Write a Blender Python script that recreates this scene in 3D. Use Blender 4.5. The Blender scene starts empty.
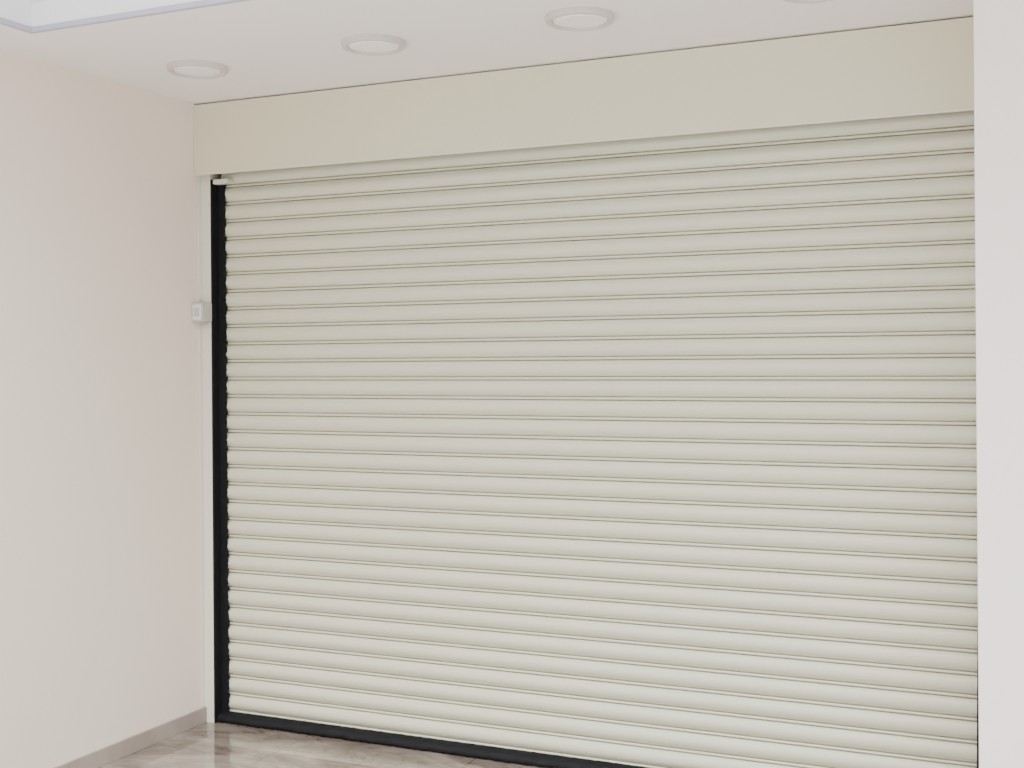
import bpy, math, bmesh, random
from mathutils import Matrix, Vector
random.seed(3)
scn = bpy.context.scene
COL = scn.collection

# ------------------------------------------------------------ helpers
def mesh_obj(name, verts, faces, mat=None, parent=None, smooth=False):
    me = bpy.data.meshes.new(name)
    me.from_pydata(verts, [], faces)
    me.update()
    ob = bpy.data.objects.new(name, me)
    COL.objects.link(ob)
    if mat: me.materials.append(mat)
    if parent: ob.parent = parent
    bm = bmesh.new(); bm.from_mesh(me)
    bmesh.ops.recalc_face_normals(bm, faces=bm.faces)
    bm.to_mesh(me); bm.free()
    if smooth:
        for p in me.polygons: p.use_smooth = True
    return ob

def boxdata(x0,x1,y0,y1,z0,z1, base=0):
    v=[(x0,y0,z0),(x1,y0,z0),(x1,y1,z0),(x0,y1,z0),(x0,y0,z1),(x1,y0,z1),(x1,y1,z1),(x0,y1,z1)]
    f=[(0,3,2,1),(4,5,6,7),(0,1,5,4),(1,2,6,5),(2,3,7,6),(3,0,4,7)]
    return v,[tuple(i+base for i in q) for q in f]

def box(name,x0,x1,y0,y1,z0,z1,mat,parent=None,bevel=0.0,seg=3):
    v,f=boxdata(x0,x1,y0,y1,z0,z1)
    ob=mesh_obj(name,v,f,mat,parent)
    if bevel>0:
        bm=bmesh.new(); bm.from_mesh(ob.data)
        bmesh.ops.bevel(bm,geom=bm.edges[:],offset=bevel,segments=seg,affect='EDGES',profile=0.5)
        bm.to_mesh(ob.data); bm.free()
    return ob

def multibox(name, boxes, mat, parent=None):
    V=[];F=[]
    for b in boxes:
        v,f=boxdata(*b,base=len(V)); V+=v; F+=f
    return mesh_obj(name,V,F,mat,parent)

def structure(ob,label=None):
    ob["kind"]="structure"
    if label: ob["label"]=label
    return ob

def lathe(name, prof, cx, cy, cz, mat, parent=None, n=64, cap=True):
    V=[];F=[]
    for (r,z) in prof:
        for i in range(n):
            a=2*math.pi*i/n
            V.append((cx+r*math.cos(a),cy+r*math.sin(a),cz+z))
    for k in range(len(prof)-1):
        for i in range(n):
            j=(i+1)%n
            F.append((k*n+i,k*n+j,(k+1)*n+j,(k+1)*n+i))
    if cap:
        F.append(tuple(range(n)))
        F.append(tuple((len(prof)-1)*n+i for i in range(n)))
    return mesh_obj(name,V,F,mat,parent)

def srgb(r,g,b):
    def c(x):
        x/=255.0
        return x/12.92 if x<=0.04045 else ((x+0.055)/1.055)**2.4
    return (c(r),c(g),c(b),1)

def new_mat(name, color, rough=0.5, var=0.0, vscale=2.0, bump=0.0, bscale=200, spec=0.5):
    m=bpy.data.materials.new(name); m.use_nodes=True
    nt=m.node_tree; bs=nt.nodes["Principled BSDF"]
    bs.inputs["Base Color"].default_value=color
    bs.inputs["Roughness"].default_value=rough
    bs.inputs["Specular IOR Level"].default_value=spec
    tc=nt.nodes.new("ShaderNodeTexCoord")
    if var>0:
        nz=nt.nodes.new("ShaderNodeTexNoise"); nz.inputs["Scale"].default_value=vscale
        nz.inputs["Detail"].default_value=4
        nt.links.new(tc.outputs["Object"],nz.inputs["Vector"])
        rp=nt.nodes.new("ShaderNodeValToRGB")
        rp.color_ramp.elements[0].position=0.3; rp.color_ramp.elements[1].position=0.7
        rp.color_ramp.elements[0].color=tuple(c*(1-var) for c in color[:3])+(1,)
        rp.color_ramp.elements[1].color=tuple(min(1,c*(1+var)) for c in color[:3])+(1,)
        nt.links.new(nz.outputs["Fac"],rp.inputs["Fac"])
        nt.links.new(rp.outputs["Color"],bs.inputs["Base Color"])
    if bump>0:
        n2=nt.nodes.new("ShaderNodeTexNoise"); n2.inputs["Scale"].default_value=bscale
        n2.inputs["Detail"].default_value=3
        nt.links.new(tc.outputs["Object"],n2.inputs["Vector"])
        bp=nt.nodes.new("ShaderNodeBump"); bp.inputs["Strength"].default_value=bump
        bp.inputs["Distance"].default_value=0.002
        nt.links.new(n2.outputs["Fac"],bp.inputs["Height"])
        nt.links.new(bp.outputs["Normal"],bs.inputs["Normal"])
    return m

def marble(name, cols, rough, tiles=True, spec=0.8):
    m=bpy.data.materials.new(name); m.use_nodes=True
    nt=m.node_tree; bs=nt.nodes["Principled BSDF"]
    tc=nt.nodes.new("ShaderNodeTexCoord")
    mp=nt.nodes.new("ShaderNodeMapping"); mp.inputs["Rotation"].default_value=(0,0,0.6)
    mp.inputs["Scale"].default_value=(1.0,2.2,1.0)
    nt.links.new(tc.outputs["Object"],mp.inputs["Vector"])
    n1=nt.nodes.new("ShaderNodeTexNoise"); n1.inputs["Scale"].default_value=2.2
    n1.inputs["Detail"].default_value=8; n1.inputs["Roughness"].default_value=0.58; n1.inputs["Distortion"].default_value=1.2
    nt.links.new(mp.outputs["Vector"],n1.inputs["Vector"])
    rp=nt.nodes.new("ShaderNodeValToRGB")
    e=rp.color_ramp.elements
    e[0].position=0.32; e[0].color=cols[0]
    e[1].position=0.68; e[1].color=cols[2]
    k=e.new(0.5); k.color=cols[1]
    nt.links.new(n1.outputs["Fac"],rp.inputs["Fac"])
    out=rp.outputs["Color"]
    if tiles:
        n2=nt.nodes.new("ShaderNodeTexNoise"); n2.inputs["Scale"].default_value=1.7
        n2.inputs["Detail"].default_value=6; n2.inputs["Distortion"].default_value=2.2
        nt.links.new(mp.outputs["Vector"],n2.inputs["Vector"])
        rv=nt.nodes.new("ShaderNodeValToRGB"); ev=rv.color_ramp.elements
        ev[0].position=0.48; ev[0].color=(1,1,1,1)
        ev[1].position=0.52; ev[1].color=(1,1,1,1)
        kk=ev.new(0.5); kk.color=(0.62,0.58,0.54,1)
        nt.links.new(n2.outputs["Fac"],rv.inputs["Fac"])
        mv=nt.nodes.new("ShaderNodeMix"); mv.data_type='RGBA'; mv.blend_type='MULTIPLY'
        mv.inputs[0].default_value=0.75
        nt.links.new(out,mv.inputs[6]); nt.links.new(rv.outputs["Color"],mv.inputs[7])
        out=mv.outputs[2]
        br=nt.nodes.new("ShaderNodeTexBrick")
        br.offset=0.0; br.inputs["Scale"].default_value=1.0
        br.inputs["Brick Width"].default_value=0.8; br.inputs["Row Height"].default_value=0.8
        br.inputs["Mortar Size"].default_value=0.002; br.inputs["Mortar Smooth"].default_value=0.2
        br.inputs["Color1"].default_value=(1,1,1,1); br.inputs["Color2"].default_value=(0.94,0.94,0.94,1)
        br.inputs["Mortar"].default_value=(0.5,0.47,0.44,1)
        m3=nt.nodes.new("ShaderNodeMapping"); m3.inputs["Location"].default_value=(0.25,0.3,0)
        nt.links.new(tc.outputs["Object"],m3.inputs["Vector"])
        nt.links.new(m3.outputs["Vector"],br.inputs["Vector"])
        mx=nt.nodes.new("ShaderNodeMix"); mx.data_type='RGBA'; mx.blend_type='MULTIPLY'
        mx.inputs[0].default_value=1.0
        nt.links.new(out,mx.inputs[6]); nt.links.new(br.outputs["Color"],mx.inputs[7])
        out=mx.outputs[2]
    nt.links.new(out,bs.inputs["Base Color"])
    bs.inputs["Roughness"].default_value=rough
    bs.inputs["Specular IOR Level"].default_value=spec
    return m

# ------------------------------------------------------------ materials
M_wall  = new_mat("wall_paint", srgb(247,233,222), 0.85, 0.010, 1.1, 0.12, 160, 0.2)
M_wallr = new_mat("wall_paint_pillar", srgb(250,242,237), 0.85, 0.006, 1.5, 0.12, 160, 0.2)
M_ceil  = new_mat("ceiling_paint", srgb(249,244,243), 0.9, 0.004, 1.2, 0.0, 1, 0.2)
M_slat  = new_mat("cream_powder_coat", srgb(219,218,196), 0.28, 0.004, 1.3, spec=0.65)
M_box   = new_mat("cream_sheet_metal", srgb(224,220,193), 0.36, 0.006, 1.0, spec=0.6)
M_rail  = new_mat("cream_rail_coat", srgb(232,229,214), 0.4, 0.01, 2.0)
M_black = new_mat("black_rubber", srgb(13,15,20), 0.7, 0.2, 30, 0.5, 120, 0.3)
M_floor = marble("polished_marble_tile",(srgb(96,86,79),srgb(134,124,116),srgb(162,153,145)),0.03,True,1.0)
M_base  = marble("stone_skirting",(srgb(154,143,134),srgb(164,152,144),srgb(173,162,154)),0.35,False,0.4)
M_bounce  = new_mat("bounce_ground_pale", srgb(222,221,219), 0.9, 0.04, 3)  # kept pale to throw light back up at the ceiling
M_ring  = new_mat("shaded_lamp_ring", srgb(212,203,199), 0.45, 0.005, 2)  # rim shading of a white ring, put into its grey colour
M_diff  = new_mat("opal_diffuser", srgb(255,254,253), 0.4, 0.001, 3)
M_cove  = new_mat("cool_white_board", srgb(247,248,252), 0.6, 0.006, 2)
M_bead  = new_mat("lavender_grey_bead", srgb(186,187,206), 0.6, 0.01, 3)
M_sw    = new_mat("light_grey_switch_plastic", srgb(198,199,192), 0.35, 0.01, 20)
M_swk   = new_mat("white_switch_plastic", srgb(236,240,242), 0.3, 0.01, 20)

H=2.775
XR=3.310
OX,OY=0.270,-1.205
# ------------------------------------------------------------ room shell
structure(box("floor",-0.3,6.5,-3.2,0.5,-0.1,0.0,M_floor))
structure(box("floor",-6,12,-14,-3.2,-0.12,-0.02,M_bounce)).name="bounce_ground"  # unseen outside ground, added to bounce light onto the ceiling
structure(box("wall_left",-0.25,0.0,-3.2,0.5,0.0,3.3,M_wall))
structure(box("wall_back",0.0,XR,0.36,0.5,0.0,3.3,M_wall))
structure(box("wall_right",XR,5.2,-0.5,0.5,0.0,3.3,M_wallr,bevel=0.004,seg=2))
structure(multibox("ceiling",[(0,XR,OY,0.36,H,H+0.12),(0,OX,-3.2,OY,H,H+0.12)],M_ceil))
structure(box("ceiling",0.0,5.2,-1.9,-0.4,3.3,3.36,M_cove)).name="unseen_shade_roof"  # unseen upper slab, depth set so its shade darkens the shutter top
structure(box("baseboard_left",0.0,0.012,-3.2,0.050,0.0,0.07,M_base,bevel=0.002,seg=2))

structure(multibox("trim_1",[(OX,XR,OY-0.012,OY,H+0.014,H+0.30),(OX,OX+0.012,-3.2,OY-0.012,H+0.014,H+0.30),
    (OX+0.012,XR,OY-0.03,OY-0.012,H+0.10,H+0.115)],M_cove))
structure(multibox("trim_2",[(OX,XR,OY-0.018,OY,H-0.004,H+0.014),(OX,OX+0.018,-3.2,OY-0.018,H-0.004,H+0.014)],M_bead))

# ------------------------------------------------------------ downlights
def downlight(cx,cy):
    root=bpy.data.objects.new("ceiling_downlight",None); COL.objects.link(root)
    root.location=(cx,cy,H)
    ring=lathe("trim_ring",[(0.116,0.004),(0.116,-0.012),(0.114,-0.019),(0.109,-0.022),(0.101,-0.022),(0.097,-0.019),(0.095,-0.010),(0.094,0.004)],0,0,0,M_ring,root,cap=False)
    dif=lathe("diffuser",[(0.0935,0.003),(0.0935,-0.012),(0.091,-0.015),(0.076,-0.016),(0.074,-0.019),(0.04,-0.020)],0,0,0,M_diff,root)
    return root,[ring,dif]
lab="round white recessed ceiling downlight, switched off"
r0,parts=downlight(0.464,-0.550)
lights=[r0]
for cx,cy in ((1.275,-0.575),(2.072,-0.565),(2.85,-0.557)):
    r=r0.copy(); COL.objects.link(r); r.location=(cx,cy,H)
    for p in parts:
        q=p.copy(); COL.objects.link(q); q.parent=r
    lights.append(r)
for r in lights:
    r["label"]=lab; r["category"]="ceiling light"; r["group"]="row of downlights in the soffit"

# ------------------------------------------------------------ roller shutter
root=bpy.data.objects.new("roller_shutter",None); COL.objects.link(root)
root.location=(1.65,0.1,0)
root["label"]="closed cream metal roller shutter with horizontal slats and box"
root["category"]="roller shutter"
bpy.context.view_layer.update()
def adopt(ob):
    ob.parent=root; ob.matrix_parent_inverse=root.matrix_world.inverted()

P=0.0790
YB=0.119
prof=[]
zb=0.036; ztop=2.62
def slat_profile():
    # double ridge between grooves, then a broad convex band
    G=0.013
    pts=[(0.0,G),(0.0036,G),(0.0040,-0.004)]
    for t in (0.25,0.5,0.75): pts.append((0.0040+0.0095*t,-0.004-0.0035*math.sin(math.pi*t)))
    pts+=[(0.0135,-0.004),(0.0138,0.009),(0.0170,0.009),(0.0173,-0.004)]
    a=0.0173
    n=24
    for i in range(1,n):
        t=i/n; pts.append((a+(P-a-0.0004)*t, -0.004-0.0165*(math.sin(math.pi*t)**0.72)))
    pts.append((P-0.0004,-0.004))
    return pts
sp=slat_profile()
k=0
while zb+k*P<ztop:
    for (z,y) in sp: prof.append((zb+k*P+z, YB+y))
    k+=1
V=[];F=[]
xs=[0.075+ (3.305-0.075)*i/12 for i in range(13)]
n=len(prof)
for x in xs:
    for (z,y) in prof: V.append((x,y,z))
for a in range(len(xs)-1):
    for i in range(n-1):
        F.append((a*n+i,(a+1)*n+i,(a+1)*n+i+1,a*n+i+1))
cur=mesh_obj("curtain",V,F,M_slat)
sol=cur.modifiers.new("thick","SOLIDIFY"); sol.thickness=0.0008; sol.offset=0
adopt(cur)

zb0=2.453
hb=multibox("box_cover",[
  (0.001,3.309,0.0,0.0025,zb0,H-0.007),
  (0.001,3.309,0.0025,0.010,zb0+0.001,zb0+0.003),
  (0.001,0.004,0.0025,0.34,zb0+0.003,H-0.007),
  (0.001,3.309,0.0025,0.34,H-0.0095,H-0.007)],M_box); adopt(hb)
lip=multibox("bottom_lip",[(0.004,3.309,-0.003,0.0,zb0,zb0+0.0055)],M_rail); adopt(lip)

GY=0.052
gl=multibox("guide_rail",[(0.0,0.050,GY,GY+0.003,0.0,zb0+0.01),(0.047,0.050,GY+0.003,0.35,0.0,zb0+0.01),
                           (0.0,0.003,0.03,GY,0.075,zb0)],M_rail); adopt(gl)
gr=multibox("guide_rail",[(3.306,3.309,0.06,0.35,0.0,zb0+0.01)],M_rail); adopt(gr)

def strip(name,x0f,x1f,yf,yb,z0,z1,rag_side,amp,step):
    N=int((z1-z0)/step); V=[];F=[]
    for i in range(N+1):
        z=z0+(z1-z0)*i/N
        ph=((z-zb)/P)%1.0
        j=random.uniform(-amp,amp)*0.8+ ((amp*0.8 if ph<0.25 else -amp*0.3) if amp>0.001 else 0)
        x0=x0f(z); x1=x1f(z)
        a,b=(x0,x1+j) if rag_side>0 else (x0+j,x1)
        V+= [(a,yf,z),(b,yf,z),(b,yb,z),(a,yb,z)]
    for i in range(N):
        o=i*4
        for q in range(4):
            F.append((o+q,o+(q+1)%4,o+4+(q+1)%4,o+4+q))
    F.append((0,1,2,3)); F.append((N*4,N*4+1,N*4+2,N*4+3))
    return mesh_obj(name,V,F,M_black)
s1=strip("seal_strip",lambda z:0.0505,lambda z:0.1010,0.0955,0.0975,0.0,zb0-0.012,1,0.0042,0.009); adopt(s1)
s1b=box("rail_channel",0.0503,0.058,GY+0.002,0.16,0.0,zb0-0.012,M_black); adopt(s1b)
s2=strip("seal_strip",lambda z:min(3.300,3.2615+0.012*z),lambda z:3.304,0.090,0.0965,0.0,zb0-0.012,-1,0.0004,0.011); adopt(s2)

V=[];F=[]
N=220
cs=[(0.078,0.0),(0.064,0.004),(0.060,0.013),(0.066,0.025),(0.080,0.035),(0.090,0.040),(0.115,0.041),(0.15,0.041),(0.15,0.0)]
m=len(cs)
for i in range(N+1):
    x=0.050+(3.303-0.050)*i/N
    for (y,z) in cs:
        jj=random.uniform(-0.0045,0.0045)
        V.append((x,y+jj if y<0.11 else y, z+ (jj*0.7 if 0.01<z else 0)))
for i in range(N):
    for q in range(m):
        F.append((i*m+q,i*m+(q+1)%m,(i+1)*m+(q+1)%m,(i+1)*m+q))
F.append(tuple(range(m))); F.append(tuple(N*m+q for q in range(m)))
bs_=mesh_obj("bottom_seal",V,F,M_black,smooth=True); adopt(bs_)

shoe=box("guide_shoe",0.060,0.14,0.058,0.094,zb0-0.034,zb0-0.012,M_rail,bevel=0.003); adopt(shoe)

# ------------------------------------------------------------ switch
sw=bpy.data.objects.new("wall_switch",None); COL.objects.link(sw); sw.location=(0.034,GY,1.80)
sw["label"]="small light grey surface-mounted shutter control switch on the rail"
sw["category"]="switch"
box("switch_housing",-0.033,0.024,-0.072,0.0,-0.0,0.086,M_sw,sw,bevel=0.006)
box("cover_plate",-0.028,0.018,-0.0755,-0.071,0.009,0.077,M_swk,sw,bevel=0.0015)
box("rocker",-0.018,0.010,-0.081,-0.074,0.024,0.062,M_sw,sw,bevel=0.0025)
box("cable_gland",-0.008,0.008,-0.030,-0.012,-0.014,0.001,M_sw,sw,bevel=0.002)

# ------------------------------------------------------------ light: overcast sky, brighter towards zenith
w=bpy.data.worlds.new("World"); scn.world=w; w.use_nodes=True
nt=w.node_tree; bg=nt.nodes["Background"]
bg.inputs["Color"].default_value=(0.99,0.985,0.99,1)
tc=nt.nodes.new("ShaderNodeTexCoord"); sx=nt.nodes.new("ShaderNodeSeparateXYZ")
mr=nt.nodes.new("ShaderNodeMapRange")
mr.inputs["From Min"].default_value=0.0; mr.inputs["From Max"].default_value=0.9
mr.inputs["To Min"].default_value=0.85; mr.inputs["To Max"].default_value=5.0
nt.links.new(tc.outputs["Generated"],sx.inputs[0]); nt.links.new(sx.outputs["Z"],mr.inputs["Value"])
nt.links.new(mr.outputs["Result"],bg.inputs["Strength"])
sd=bpy.data.lights.new("sky_key","SUN"); sd.energy=3.0; sd.angle=math.radians(34)
so=bpy.data.objects.new("sky_key",sd); COL.objects.link(so)
so.rotation_euler=Vector((-0.28,0.72,-1.0)).to_track_quat('-Z','Y').to_euler()

# ------------------------------------------------------------ camera
cd=bpy.data.cameras.new("camera"); cam=bpy.data.objects.new("camera",cd); COL.objects.link(cam)
cd.sensor_width=36; cd.lens=1238/1024*36; cd.clip_start=0.05
cd.shift_x=-1.8/1024; cd.shift_y=-24/1024
R=Matrix.Rotation(math.radians(24.3),4,'Z')@Matrix.Rotation(math.radians(90),4,'X')@Matrix.Rotation(math.radians(-0.42),4,'Z')
cam.matrix_world=Matrix.Translation((3.575,-4.455,1.62))@R
scn.camera=cam
